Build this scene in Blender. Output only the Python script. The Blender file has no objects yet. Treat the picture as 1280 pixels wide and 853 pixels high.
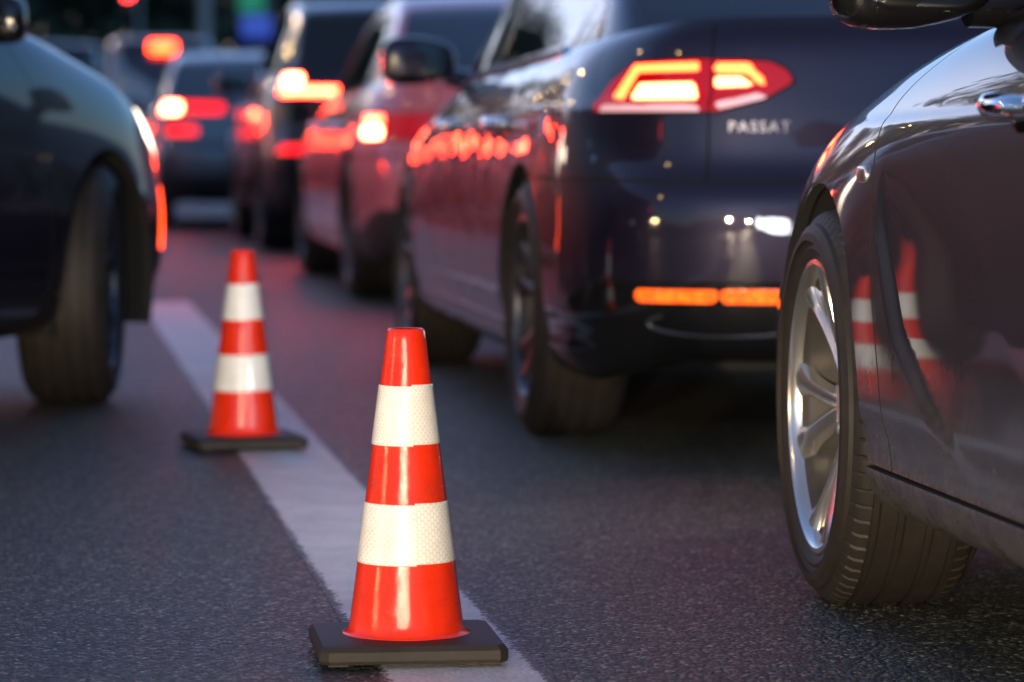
import bpy, math, random
import numpy as np
from mathutils import Vector, Matrix

random.seed(7)
RNG = np.random.default_rng(11)
SC = bpy.context.scene
COL = SC.collection
PI = math.pi

# ------------------------------------------------------------------ materials
def newmat(name):
    m = bpy.data.materials.new(name); m.use_nodes = True
    nt = m.node_tree
    return m, nt, nt.nodes['Principled BSDF']

def setp(b, **k):
    for a, v in k.items():
        s = b.inputs[a.replace('_', ' ')]
        s.default_value = (*v, 1) if isinstance(v, tuple) and len(v) == 3 else v

def ramp(nt, fac, stops):
    r = nt.nodes.new('ShaderNodeValToRGB')
    e = r.color_ramp.elements
    while len(e) < len(stops): e.new(0.5)
    for x, (p, c) in zip(e, stops):
        x.position = p; x.color = (*c, 1) if len(c) == 3 else c
    nt.links.new(fac, r.inputs[0]); return r.outputs[0]

def noise(nt, scale, detail=4, rough=0.6, coord='Object', vec=None):
    n = nt.nodes.new('ShaderNodeTexNoise')
    n.inputs['Scale'].default_value = scale; n.inputs['Detail'].default_value = detail
    n.inputs['Roughness'].default_value = rough
    if vec is None:
        t = nt.nodes.new('ShaderNodeTexCoord'); vec = t.outputs[coord]
    nt.links.new(vec, n.inputs['Vector']); return n.outputs['Fac']

def math_node(nt, op, a, b=None, clamp=False):
    n = nt.nodes.new('ShaderNodeMath'); n.operation = op; n.use_clamp = clamp
    for i, v in enumerate((a, b)):
        if v is None: continue
        if isinstance(v, (int, float)): n.inputs[i].default_value = v
        else: nt.links.new(v, n.inputs[i])
    return n.outputs[0]

def mixcol(nt, fac, a, b, blend='MIX'):
    n = nt.nodes.new('ShaderNodeMix'); n.data_type = 'RGBA'; n.blend_type = blend
    for i, v in ((0, fac), (6, a), (7, b)):
        if isinstance(v, (int, float)): n.inputs[i].default_value = v
        elif isinstance(v, tuple): n.inputs[i].default_value = (*v, 1)
        else: nt.links.new(v, n.inputs[i])
    return n.outputs[2]

def bump(nt, b, h, strength, dist):
    n = nt.nodes.new('ShaderNodeBump'); n.inputs['Strength'].default_value = strength
    n.inputs['Distance'].default_value = dist
    nt.links.new(h, n.inputs['Height']); nt.links.new(n.outputs[0], b.inputs['Normal'])

def paint(name, c, metallic=0.0, rough=0.4, coat=1.0, dirt=0.0, wave=0.0):
    m, nt, b = newmat(name)
    setp(b, Base_Color=c, Metallic=metallic, Roughness=rough, Coat_Weight=coat, Coat_Roughness=0.02, Specular_IOR_Level=0.12)
    if wave:
        bn = nt.nodes.new('ShaderNodeBump'); bn.inputs['Strength'].default_value = wave; bn.inputs['Distance'].default_value = 0.02
        nt.links.new(noise(nt, 5.5, 2, 0.5), bn.inputs['Height']); nt.links.new(bn.outputs[0], b.inputs['Coat Normal'])
    if dirt:
        t = nt.nodes.new('ShaderNodeTexCoord')
        s = nt.nodes.new('ShaderNodeSeparateXYZ'); nt.links.new(t.outputs['Object'], s.inputs[0])
        low = nt.nodes.new('ShaderNodeMapRange')
        low.inputs['From Min'].default_value = 0.48; low.inputs['From Max'].default_value = 0.18
        nt.links.new(s.outputs['Z'], low.inputs['Value'])
        n = noise(nt, 9, 6, 0.65)
        n2 = noise(nt, 55, 4, 0.7)
        f = math_node(nt, 'MULTIPLY', low.outputs[0], math_node(nt, 'MULTIPLY', n, n2), True)
        f = math_node(nt, 'MULTIPLY', f, dirt * 3.0, True)
        nt.links.new(mixcol(nt, f, c, (0.12, 0.10, 0.085)), b.inputs['Base Color'])
        cr = math_node(nt, 'MULTIPLY_ADD', f, 0.5); cr.node.inputs[2].default_value = 0.025
        nt.links.new(cr, b.inputs['Coat Roughness'])
    return m

def simple(name, c, rough=0.5, metallic=0.0, spec=0.5, bumpscale=None, bstr=0.2, vary=0.0):
    m, nt, b = newmat(name)
    setp(b, Base_Color=c, Roughness=rough, Metallic=metallic, Specular_IOR_Level=spec)
    if bumpscale: bump(nt, b, noise(nt, bumpscale, 5), bstr, 0.003)
    if vary:
        n = noise(nt, 14, 5)
        nt.links.new(ramp(nt, n, [(0.3, tuple(x * (1 - vary) for x in c)), (0.7, tuple(x * (1 + vary) for x in c))]), b.inputs['Base Color'])
    return m

def emit(name, c, s, base=(0.05, 0.01, 0.01)):
    m, nt, b = newmat(name)
    setp(b, Base_Color=base, Emission_Color=c, Emission_Strength=s, Roughness=0.15)
    return m

M = {}
M['grey'] = paint('grey metallic paint', (0.021, 0.023, 0.031), 0.0, 0.42, dirt=0.9)
M['navy'] = paint('navy paint', (0.012, 0.009, 0.022), 0.45, 0.42, dirt=0.12, wave=0.20)
M['black_blue'] = paint('blue black paint', (0.002, 0.003, 0.007), 0.0, 0.35, coat=0.7, dirt=0.1)
M['red_lit_white'] = paint('white paint with red glow', (0.50, 0.12, 0.145), 0.0, 0.35, wave=0.26)  # white body with the red brake light of the queue mixed into its colour
M['charcoal'] = paint('charcoal paint', (0.014, 0.014, 0.018), 0.1, 0.35, wave=0.12)
M['silver'] = paint('silver paint', (0.13, 0.135, 0.15), 0.5, 0.35)
M['white_van'] = paint('white van paint', (0.34, 0.35, 0.37), 0.0, 0.4)
M['wine'] = paint('dark red paint', (0.14, 0.015, 0.02), 0.2, 0.35)
M['glass'] = simple('tinted glass', (0.006, 0.007, 0.009), 0.015, 0, 0.8)
M['plastic'] = simple('black trim plastic', (0.018, 0.018, 0.019), 0.42, bumpscale=400, bstr=0.08)
M['gloss_black'] = simple('gloss black', (0.006, 0.006, 0.007), 0.08)
M['liner'] = simple('wheel arch felt', (0.008, 0.008, 0.008), 0.9)
M['chrome'] = simple('chrome', (0.72, 0.72, 0.74), 0.07, 1.0)
M['badge'] = simple('satin chrome letters', (0.15, 0.15, 0.19), 0.3, 0.7)
M['alloy'] = simple('silver alloy', (0.68, 0.665, 0.645), 0.24, 0.92)
M['barrel'] = simple('dusty shaded rim barrel', (0.035, 0.032, 0.029), 0.6, 0.2, vary=0.25)  # brake dust plus the shade behind the spokes, in one dark colour
M['dark_alloy'] = simple('dark alloy', (0.10, 0.10, 0.11), 0.35, 0.8)
M['disc'] = simple('brake steel', (0.035, 0.03, 0.027), 0.5, 0.4, vary=0.35)
M['plate'] = simple('plate white', (0.6, 0.6, 0.58), 0.4)
M['red_lens'] = simple('red lens', (0.22, 0.004, 0.008), 0.06)
M['red_lens_lit'] = emit('glowing red lens', (1, 0.004, 0.012), 0.20, (0.13, 0.002, 0.004))
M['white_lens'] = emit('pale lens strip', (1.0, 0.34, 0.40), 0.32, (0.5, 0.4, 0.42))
M['clear_lens'] = simple('headlight lens', (0.18, 0.18, 0.2), 0.05)
M['brake'] = emit('brake glow', (1.0, 0.034, 0.007), 18)
M['brake_core'] = emit('brake core', (1.0, 0.075, 0.026), 24)
M['brake_far'] = emit('far brake glow', (1.0, 0.020, 0.008), 85)
M['brake_far_core'] = emit('far brake core', (1.0, 0.05, 0.02), 110)
M['tail'] = emit('tail glow', (1.0, 0.008, 0.010), 7)
M['tail_dim'] = emit('tail dim', (1.0, 0.008, 0.012), 1.6)
def mk_reflector():  # bumper reflector, no lamp: emission replaces the headlight it sends back
    m, nt, b = newmat('amber prismatic reflector glow')
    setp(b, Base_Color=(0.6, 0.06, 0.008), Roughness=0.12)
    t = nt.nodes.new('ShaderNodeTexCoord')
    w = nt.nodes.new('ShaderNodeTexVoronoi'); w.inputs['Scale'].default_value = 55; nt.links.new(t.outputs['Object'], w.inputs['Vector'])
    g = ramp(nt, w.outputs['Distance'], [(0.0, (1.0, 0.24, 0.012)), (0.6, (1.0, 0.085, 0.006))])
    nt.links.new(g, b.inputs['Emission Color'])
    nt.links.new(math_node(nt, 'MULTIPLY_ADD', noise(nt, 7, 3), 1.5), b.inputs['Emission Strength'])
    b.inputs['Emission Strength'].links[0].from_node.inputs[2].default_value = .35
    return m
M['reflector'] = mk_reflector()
M['marker'] = emit('marker glow', (1.0, 0.06, 0.01), 4)
M['headlamp'] = emit('headlamp glow', (0.85, 0.92, 1.0), 34, (0.6, 0.6, 0.6))
M['headlamp_soft'] = emit('headlamp glow soft', (1.0, 0.80, 0.60), 4.5, (0.6, 0.6, 0.6))
M['street_glow'] = emit('street lamp glow', (1.0, 0.62, 0.24), 260, (0.6, 0.6, 0.6))
M['signal_red'] = emit('signal red', (1.0, 0.03, 0.03), 14)
M['galv'] = simple('galvanised steel', (0.32, 0.33, 0.34), 0.5, 0.7)
M['trunk'] = simple('bark', (0.05, 0.035, 0.025), 0.9, bumpscale=8, bstr=0.6)
M['leaf'] = simple('leaves', (0.035, 0.06, 0.022), 0.6, vary=0.4)
M['grass'] = simple('verge grass', (0.035, 0.055, 0.02), 0.9, bumpscale=40, bstr=0.8, vary=0.4)
M['kerb'] = simple('kerb stone', (0.25, 0.24, 0.23), 0.8, bumpscale=30, bstr=0.4, vary=0.2)
M['sign_green'] = emit('sign green', (0.03, 0.55, 0.28), 0.16, (0.02, 0.2, 0.1))
M['sign_blue'] = emit('sign blue', (0.08, 0.16, 0.9), 0.22, (0.02, 0.05, 0.3))
M['wall'] = simple('far wall', (0.16, 0.15, 0.15), 0.8, bumpscale=12, bstr=0.3, vary=0.15)
M['win_lit'] = emit('lit window', (1.0, 0.66, 0.32), 2.0)

def rubber(name, base, side=True):
    m, nt, b = newmat(name)
    n = noise(nt, 18, 6, 0.7)
    nt.links.new(ramp(nt, n, [(0.3, tuple(x * 0.75 for x in base)), (0.7, tuple(x * 1.35 for x in base))]), b.inputs['Base Color'])
    setp(b, Roughness=0.62, Specular_IOR_Level=0.35)
    bump(nt, b, noise(nt, 260, 4), 0.15, 0.001)
    return m
M['tyre'] = rubber('tyre rubber', (0.019, 0.0155, 0.0128))

def asphalt_color(nt, obj='Object'):
    t = nt.nodes.new('ShaderNodeTexCoord'); v = t.outputs[obj]
    vo = nt.nodes.new('ShaderNodeTexVoronoi'); vo.inputs['Scale'].default_value = 140
    nt.links.new(v, vo.inputs['Vector'])
    sx = nt.nodes.new('ShaderNodeSeparateXYZ'); nt.links.new(vo.outputs['Color'], sx.inputs[0])
    stone = ramp(nt, sx.outputs[0], [(0.0, (0.010, 0.0098, 0.0092)), (0.40, (0.024, 0.023, 0.0215)), (0.75, (0.049, 0.047, 0.043)), (0.88, (0.095, 0.09, 0.083)), (1.0, (0.34, 0.33, 0.31))])
    vo2 = nt.nodes.new('ShaderNodeTexVoronoi'); vo2.inputs['Scale'].default_value = 310
    nt.links.new(v, vo2.inputs['Vector'])
    sx2 = nt.nodes.new('ShaderNodeSeparateXYZ'); nt.links.new(vo2.outputs['Color'], sx2.inputs[0])
    fine = ramp(nt, sx2.outputs[1], [(0.0, (0.35, 0.35, 0.35)), (0.6, (0.9, 0.9, 0.9)), (1.0, (1.8, 1.8, 1.8))])
    c = mixcol(nt, 1.0, mixcol(nt, 1.0, stone, (0.94, 1.02, 0.80), 'MULTIPLY'), fine, 'MULTIPLY')
    big = ramp(nt, noise(nt, 1.1, 6, 0.6, vec=v), [(0.25, (0.72, 0.72, 0.74)), (0.75, (1.3, 1.28, 1.27))])
    c = mixcol(nt, 1.0, c, big, 'MULTIPLY')
    spot = ramp(nt, noise(nt, 3.3, 3, 0.5, vec=v), [(0.30, (0.45, 0.44, 0.43)), (0.37, (1, 1, 1))])
    c = mixcol(nt, 0.55, c, mixcol(nt, 1.0, c, spot, 'MULTIPLY'))
    dist = math_node(nt, 'MULTIPLY', vo.outputs['Distance'], -1.0)
    h = math_node(nt, 'ADD', dist, math_node(nt, 'MULTIPLY', noise(nt, 60, 3, vec=v), 0.5))
    return c, h, v, sx.outputs[2]

def mk_asphalt():
    m, nt, b = newmat('asphalt')
    c, h, v, r = asphalt_color(nt)
    nt.links.new(c, b.inputs['Base Color'])
    rr = ramp(nt, r, [(0.0, (0.62, 0.62, 0.62)), (0.8, (0.5, 0.5, 0.5)), (1.0, (0.3, 0.3, 0.3))])
    nt.links.new(rr, b.inputs['Roughness'])
    setp(b, Specular_IOR_Level=0.5)
    bump(nt, b, h, 0.85, 0.006)
    return m
M['asphalt'] = mk_asphalt()

def mk_line():
    m, nt, b = newmat('worn road paint')
    c, h, v, r = asphalt_color(nt)
    s = nt.nodes.new('ShaderNodeSeparateXYZ'); nt.links.new(v, s.inputs[0])
    # distance from the strip's long edges, roughened
    ax = math_node(nt, 'ABSOLUTE', s.outputs['X'])
    ed = math_node(nt, 'SUBTRACT', 0.114, ax)
    n1 = noise(nt, 70, 5, 0.75, vec=v)
    n2 = noise(nt, 9, 5, 0.6, vec=v)
    e = math_node(nt, 'MULTIPLY_ADD', ed, 22.0, False); e.node.inputs[2].default_value = 0.0
    e = math_node(nt, 'MINIMUM', e, 0.42)
    k = math_node(nt, 'ADD', e, n1)
    k = math_node(nt, 'ADD', k, math_node(nt, 'MULTIPLY', n2, 0.55))
    k = math_node(nt, 'SUBTRACT', k, math_node(nt, 'MULTIPLY', math_node(nt, 'GREATER_THAN', r, 0.86), 0.16))
    mask = ramp(nt, math_node(nt, 'SUBTRACT', k, 0.39), [(0.42, (0, 0, 0)), (0.5, (1, 1, 1))])
    tint = ramp(nt, noise(nt, 5, 6, 0.7, vec=v), [(0.3, (0.46, 0.445, 0.42)), (0.7, (0.74, 0.72, 0.69))])
    grit = ramp(nt, noise(nt, 150, 3, 0.6, vec=v), [(0.3, (0.78, 0.78, 0.78)), (0.7, (1.1, 1.1, 1.1))])
    tint = mixcol(nt, 1.0, tint, grit, 'MULTIPLY')
    nt.links.new(mixcol(nt, mask, c, tint), b.inputs['Base Color'])
    setp(b, Roughness=0.5)
    bump(nt, b, math_node(nt, 'ADD', math_node(nt, 'MULTIPLY', h, 0.6), math_node(nt, 'MULTIPLY', mask, 0.25)), 0.6, 0.005)
    return m
M['line'] = mk_line()

def mk_cone_orange():
    m, nt, b = newmat('orange cone plastic')
    t = nt.nodes.new('ShaderNodeTexCoord'); oi = nt.nodes.new('ShaderNodeObjectInfo')
    sh = nt.nodes.new('ShaderNodeVectorMath'); sh.operation = 'ADD'
    cb = nt.nodes.new('ShaderNodeCombineXYZ')
    k = math_node(nt, 'MULTIPLY', oi.outputs['Random'], 17.0)
    for q in range(3): nt.links.new(k, cb.inputs[q])
    nt.links.new(t.outputs['Object'], sh.inputs[0]); nt.links.new(cb.outputs[0], sh.inputs[1])
    v = sh.outputs[0]
    n = noise(nt, 22, 6, 0.7, vec=v)
    c = ramp(nt, n, [(0.3, (0.72, 0.024, 0.004)), (0.7, (0.86, 0.036, 0.007))])
    mp = nt.nodes.new('ShaderNodeMapping'); mp.inputs['Scale'].default_value = (1, 1, 9); nt.links.new(v, mp.inputs[0])
    sc = noise(nt, 30, 5, 0.75, vec=mp.outputs[0])
    mp2 = nt.nodes.new('ShaderNodeMapping'); mp2.inputs['Scale'].default_value = (1, 1, .35); mp2.inputs['Rotation'].default_value = (.5, .9, 0); nt.links.new(v, mp2.inputs[0])
    scr = noise(nt, 60, 6, 0.8, vec=mp2.outputs[0])
    dirt = ramp(nt, noise(nt, 13, 7, 0.75, vec=v), [(0.52, (0, 0, 0)), (0.72, (1, 1, 1))])
    c = mixcol(nt, math_node(nt, 'MULTIPLY', dirt, 0.38), c, (0.20, 0.035, 0.018))
    mark = ramp(nt, scr, [(0.66, (0, 0, 0)), (0.71, (1, 1, 1))])
    c = mixcol(nt, math_node(nt, 'MULTIPLY', mark, 0.5), c, (0.25, 0.05, 0.03))
    nt.links.new(c, b.inputs['Base Color'])
    rr = ramp(nt, sc, [(0.35, (0.05, 0.05, 0.05)), (0.60, (0.12, 0.12, 0.12)), (0.7, (0.36, 0.36, 0.36))])
    nt.links.new(math_node(nt, 'ADD', rr, math_node(nt, 'MULTIPLY', dirt, 0.25)), b.inputs['Roughness'])
    bump(nt, b, math_node(nt, 'ADD', sc, noise(nt, 9, 3, vec=v)), 0.16, 0.003)
    return m
M['cone'] = mk_cone_orange()

def mk_band():
    m, nt, b = newmat('prismatic reflective band')
    t = nt.nodes.new('ShaderNodeTexCoord'); s = nt.nodes.new('ShaderNodeSeparateXYZ')
    nt.links.new(t.outputs['UV'], s.inputs[0])
    # honeycomb: two offset cosine lattices over the unrolled band
    cmb = nt.nodes.new('ShaderNodeCombineXYZ')
    nt.links.new(math_node(nt, 'MULTIPLY', s.outputs[0], 1.0), cmb.inputs[0])
    nt.links.new(math_node(nt, 'MULTIPLY', s.outputs[1], 1.0), cmb.inputs[1])
    u = math_node(nt, 'MULTIPLY', s.outputs[0], 2 * PI / 0.0055)
    v = math_node(nt, 'MULTIPLY', s.outputs[1], 2 * PI / 0.0095)
    hx = math_node(nt, 'ADD', math_node(nt, 'COSINE', u), math_node(nt, 'MULTIPLY', math_node(nt, 'COSINE', math_node(nt, 'MULTIPLY', u, 0.5)), math_node(nt, 'MULTIPLY', math_node(nt, 'COSINE', v), 2.0)))
    f = math_node(nt, 'MULTIPLY_ADD', hx, 0.2222); f.node.inputs[2].default_value = 0.3333
    cell = ramp(nt, f, [(0.0, (0.72, 0.68, 0.58)), (0.14, (0.84, 0.81, 0.72)), (0.3, (0.93, 0.92, 0.86)), (1.0, (0.95, 0.94, 0.90))])
    grime = ramp(nt, noise(nt, 26, 6, 0.7), [(0.3, (0.86, 0.84, 0.80)), (0.6, (1, 1, 1))])
    nt.links.new(mixcol(nt, 1.0, cell, grime, 'MULTIPLY'), b.inputs['Base Color'])
    setp(b, Roughness=0.3, Coat_Weight=0.5, Coat_Roughness=0.1)
    return m
M['band'] = mk_band()
M['cone_base'] = rubber('recycled rubber base', (0.020, 0.0165, 0.0145))

# ------------------------------------------------------------------ object helpers
def tag(o, label, cat, group=None, kind=None):
    if label: o['label'] = label
    if cat: o['category'] = cat
    if group: o['group'] = group
    if kind: o['kind'] = kind
    return o

def empty(name, loc=(0, 0, 0), rz=0, parent=None):
    o = bpy.data.objects.new(name, None); COL.objects.link(o)
    o.location = loc; o.rotation_euler = (0, 0, rz); o.empty_display_size = 0.2
    o.parent = parent
    return o

def mesh_obj(name, V, F, mat, parent=None, smooth=True, uv=None, auto=None):
    me = bpy.data.meshes.new(name)
    me.from_pydata([tuple(map(float, v[:3])) for v in V], [], [tuple(map(int, f)) for f in F])
    me.materials.append(mat)
    me.validate()
    if smooth:
        me.polygons.foreach_set('use_smooth', [True] * len(me.polygons))
        if auto is not None:
            me.set_sharp_from_angle(angle=math.radians(auto))
    if uv is not None:
        l = me.uv_layers.new(name='UVMap')
        for lp in me.loops:
            l.data[lp.index].uv = uv[lp.vertex_index]
    o = bpy.data.objects.new(name, me); COL.objects.link(o); o.parent = parent
    return o

class MB:
    """collects simple solids into one mesh"""
    def __init__(s): s.V = []; s.F = []
    def add(s, V, F):
        n = len(s.V); s.V += [tuple(v) for v in V]; s.F += [tuple(i + n for i in f) for f in F]; return s
    def box(s, c, d, rot=None, bev=0.0):
        hx, hy, hz = d[0] / 2, d[1] / 2, d[2] / 2
        if bev <= 0:
            P = [(x * hx, y * hy, z * hz) for x in (-1, 1) for y in (-1, 1) for z in (-1, 1)]
            Fs = [(0, 1, 3, 2), (4, 6, 7, 5), (0, 4, 5, 1), (2, 3, 7, 6), (0, 2, 6, 4), (1, 5, 7, 3)]
        else:
            b = min(bev, hx * .98, hy * .98, hz * .98); P = []; Fs = []
            # rounded box from a superquadric-free 3-ring construction
            ring = []
            n = 4
            for (sx, sy, a0) in ((1, 1, 0), (-1, 1, 90), (-1, -1, 180), (1, -1, 270)):
                for k in range(n + 1):
                    a = math.radians(a0 + 90 * k / n)
                    ring.append((sx * (hx - b), sy * (hy - b), math.cos(a), math.sin(a)))
            levels = []
            for k in range(n + 1):
                t = PI / 2 * k / n; levels.append((-hz + b - b * math.cos(t), b * math.sin(t)))
            for k in range(n + 1):
                t = PI / 2 * k / n; levels.append((hz - b + b * math.sin(t), b * math.cos(t)))
            R = len(ring)
            for z, r in levels:
                for cx, cy, ca, sa in ring: P.append((cx + r * ca, cy + r * sa, z))
            for i in range(len(levels) - 1):
                for j in range(R):
                    Fs.append((i * R + j, i * R + (j + 1) % R, (i + 1) * R + (j + 1) % R, (i + 1) * R + j))
            Fs.append(tuple(range(R))[::-1]); Fs.append(tuple(range((len(levels) - 1) * R, len(levels) * R)))
        mtx = Matrix.Translation(c) @ (rot.to_4x4() if rot else Matrix.Identity(4))
        return s.add([mtx @ Vector(p) for p in P], Fs)
    def tube(s, pts, rad, n=10, cap=True):
        pts = [Vector(p) for p in pts]
        rads = rad if isinstance(rad, (list, tuple)) else [rad] * len(pts)
        V = []; F = []; prev = None
        for i, p in enumerate(pts):
            t = (pts[min(i + 1, len(pts) - 1)] - pts[max(i - 1, 0)]).normalized()
            if prev is None:
                a = Vector((0, 0, 1)) if abs(t.z) < 0.9 else Vector((1, 0, 0))
                x = t.cross(a).normalized()
            else:
                x = (prev - t * prev.dot(t)).normalized()
            prev = x; y = t.cross(x)
            for k in range(n):
                a = 2 * PI * k / n
                V.append(p + (x * math.cos(a) + y * math.sin(a)) * rads[i])
        for i in range(len(pts) - 1):
            for k in range(n):
                F.append((i * n + k, i * n + (k + 1) % n, (i + 1) * n + (k + 1) % n, (i + 1) * n + k))
        if cap:
            F.append(tuple(range(n))[::-1]); F.append(tuple(range((len(pts) - 1) * n, len(pts) * n)))
        return s.add(V, F)
    def lathe(s, prof, n=32, axis='z', mod=None, closed=False):
        V = []; F = []; m = len(prof)
        for k in range(n):
            a = 2 * PI * k / n
            for j, (r, h) in enumerate(prof):
                rr = r + (mod(j, k) if mod else 0)
                if axis == 'z': V.append((rr * math.cos(a), rr * math.sin(a), h))
                else: V.append((h, rr * math.cos(a), rr * math.sin(a)))
        for k in range(n):
            for j in range(m - 1 if not closed else m):
                a = k * m + j; b = k * m + (j + 1) % m; c = ((k + 1) % n) * m + (j + 1) % m; d = ((k + 1) % n) * m + j
                F.append((a, d, c, b) if axis == 'z' else (a, b, c, d))
        return s.add(V, F)
    def superell(s, c, d, e1=0.5, e2=0.5, nu=28, nv=16, warp=None):
        V = []; F = []
        sg = lambda v, e: math.copysign(abs(v) ** e, v)
        for i in range(nv + 1):
            t = -PI / 2 + PI * i / nv
            for j in range(nu):
                p = 2 * PI * j / nu
                q = Vector((d[0] / 2 * sg(math.cos(t), e1) * sg(math.cos(p), e2), d[1] / 2 * sg(math.cos(t), e1) * sg(math.sin(p), e2), d[2] / 2 * sg(math.sin(t), e1)))
                if warp: q = Vector(warp(q))
                V.append(Vector(c) + q)
        for i in range(nv):
            for j in range(nu):
                F.append((i * nu + j, i * nu + (j + 1) % nu, (i + 1) * nu + (j + 1) % nu, (i + 1) * nu + j))
        return s.add(V, F)
    def build(s, name, mat, parent=None, smooth=True, auto=35):
        return mesh_obj(name, s.V, s.F, mat, parent, smooth, auto=auto)

# ------------------------------------------------------------------ trimmed surfaces
def bspline(P, n):
    """clamped-ish uniform cubic B-spline through axis 0 of P, n samples"""
    P = np.asarray(P, float)
    Q = np.concatenate([2 * P[:1] - P[1:2], P, 2 * P[-1:] - P[-2:-1]])
    m = len(P) - 1
    t = np.linspace(0, m, n); i = np.minimum(t.astype(int), m - 1); f = t - i
    sh = (-1,) + (1,) * (P.ndim - 1); f = f.reshape(sh)
    b0 = (1 - f) ** 3 / 6; b1 = (3 * f ** 3 - 6 * f ** 2 + 4) / 6; b2 = (-3 * f ** 3 + 3 * f ** 2 + 3 * f + 1) / 6; b3 = f ** 3 / 6
    return b0 * Q[i] + b1 * Q[i + 1] + b2 * Q[i + 2] + b3 * Q[i + 3]

def sstep(a, b, x):
    t = np.clip((x - a) / (b - a), 0, 1); return t * t * (3 - 2 * t)

class Sheet:
    """V: (n,4) x,y,z,u ; F: list of polygons"""
    def __init__(s, V, F): s.V = np.asarray(V, float).reshape(-1, 4); s.F = F
    def compact(s):
        used = sorted({i for f in s.F for i in f})
        mp = {o: k for k, o in enumerate(used)}
        return Sheet(s.V[used] if used else np.zeros((0, 4)), [tuple(mp[i] for i in f) for f in s.F])
    def cut(s, fn, gap=0.0):
        """returns (inside fn<-gap, outside fn>gap)"""
        if gap:
            return s.cut(lambda v: fn(v) + gap)[0], s.cut(lambda v: fn(v) - gap)[1]
        if not s.F: return Sheet(np.zeros((0, 4)), []), Sheet(np.zeros((0, 4)), [])
        val = fn(s.V); val = np.where(np.abs(val) < 1e-6, 1e-6, val)
        V = list(s.V); cache = {}; neg = []; pos = []
        sign = val > 0
        for f in s.F:
            c = sum(1 for i in f if sign[i])
            if c == len(f): pos.append(f); continue
            if c == 0: neg.append(f); continue
            a = []; b = []
            for k in range(len(f)):
                i, j = f[k], f[(k + 1) % len(f)]
                (b if sign[i] else a).append(i)
                if sign[i] != sign[j]:
                    e = (min(i, j), max(i, j))
                    if e not in cache:
                        t = val[e[0]] / (val[e[0]] - val[e[1]])
                        V.append(s.V[e[0]] * (1 - t) + s.V[e[1]] * t); cache[e] = len(V) - 1
                    a.append(cache[e]); b.append(cache[e])
            if len(a) > 2: neg.append(tuple(a))
            if len(b) > 2: pos.append(tuple(b))
        V = np.array(V)
        return Sheet(V, neg).compact(), Sheet(V, pos).compact()
    def normals(s):
        N = np.zeros((len(s.V), 3)); P = s.V[:, :3]
        for f in s.F:
            a, b, c = P[f[0]], P[f[1]], P[f[2]]
            n = np.cross(b - a, c - a)
            if len(f) > 3: n = n + np.cross(c - a, P[f[3]] - a)
            for i in f: N[i] += n
        l = np.linalg.norm(N, axis=1, keepdims=True); l[l == 0] = 1
        return N / l
    def offset(s, d):
        V = s.V.copy(); V[:, :3] += s.normals() * d
        return Sheet(V, s.F)
    def mirrored(s):
        V = s.V.copy(); V[:, 0] *= -1
        return Sheet(V, [f[::-1] for f in s.F])
    def joined(s, o):
        n = len(s.V)
        return Sheet(np.concatenate([s.V, o.V]), list(s.F) + [tuple(i + n for i in f) for f in o.F])
    def weld(s, tol=1e-4):
        mp = {}; idx = []; keep = []
        for i, v in enumerate(s.V):
            k = tuple(np.round(v[:3] / tol).astype(int))
            if k not in mp: mp[k] = len(keep); keep.append(i)
            idx.append(mp[k])
        F = []
        for f in s.F:
            g = []
            for i in f:
                q = idx[i]
                if not g or g[-1] != q: g.append(q)
            if len(g) > 1 and g[0] == g[-1]: g.pop()
            if len(g) > 2: F.append(tuple(g))
        return Sheet(s.V[keep], F)
    def solid(s, depth, name, mat, parent):
        """build as an object, edges turned inwards by depth"""
        if not s.F: return None
        V = [tuple(v[:3]) for v in s.V]; F = list(s.F)
        nface = len(F)
        if depth:
            N = s.normals(); cnt = {}
            for f in s.F:
                for k in range(len(f)):
                    i, j = f[k], f[(k + 1) % len(f)]
                    e = (min(i, j), max(i, j)); cnt.setdefault(e, []).append((i, j))
            dup = {}
            def dd(i):
                if i not in dup:
                    V.append(tuple(s.V[i, :3])); V.append(tuple(s.V[i, :3] - N[i] * depth)); dup[i] = len(V) - 2
                return dup[i]
            for e, l in cnt.items():
                if len(l) == 1:
                    i, j = l[0]; a, b = dd(i), dd(j)
                    F.append((b, a, a + 1, b + 1))
        o = mesh_obj(name, V, F, mat, parent, True)
        if depth >= .015 and len(o.data.polygons) == len(F):
            o.data.materials.append(M['liner'])
            for q in o.data.polygons[nface:]: q.material_index = 1
        return o

def poly_sdf(poly, A, B):
    """signed distance (negative inside) of points (A,B) to polygon"""
    P = np.asarray(poly, float); n = len(P)
    d = np.full(A.shape, 1e9); ins = np.zeros(A.shape, bool)
    for i in range(n):
        x1, y1 = P[i]; x2, y2 = P[(i + 1) % n]
        ex, ey = x2 - x1, y2 - y1; L = ex * ex + ey * ey + 1e-12
        t = np.clip(((A - x1) * ex + (B - y1) * ey) / L, 0, 1)
        d = np.minimum(d, np.hypot(A - x1 - t * ex, B - y1 - t * ey))
        c = ((y1 > B) != (y2 > B)) & (A < (x2 - x1) * (B - y1) / (y2 - y1 + 1e-15) + x1)
        ins ^= c
    return np.where(ins, -d, d)

def polyline_field(pts, key):
    """signed y - f(z): pts are (z,y)"""
    P = sorted(pts); zs = [p[0] for p in P]; ys = [p[1] for p in P]
    zz = np.linspace(zs[0] - .3, zs[-1] + .3, 200); yy = np.interp(zz, zs, ys)
    k = np.exp(-np.linspace(-2, 2, 29) ** 2); k /= k.sum()
    yy = np.convolve(np.pad(yy, 14, 'edge'), k, 'valid')
    return lambda v: v[:, 1] - np.interp(v[:, 2], zz, yy)

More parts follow.
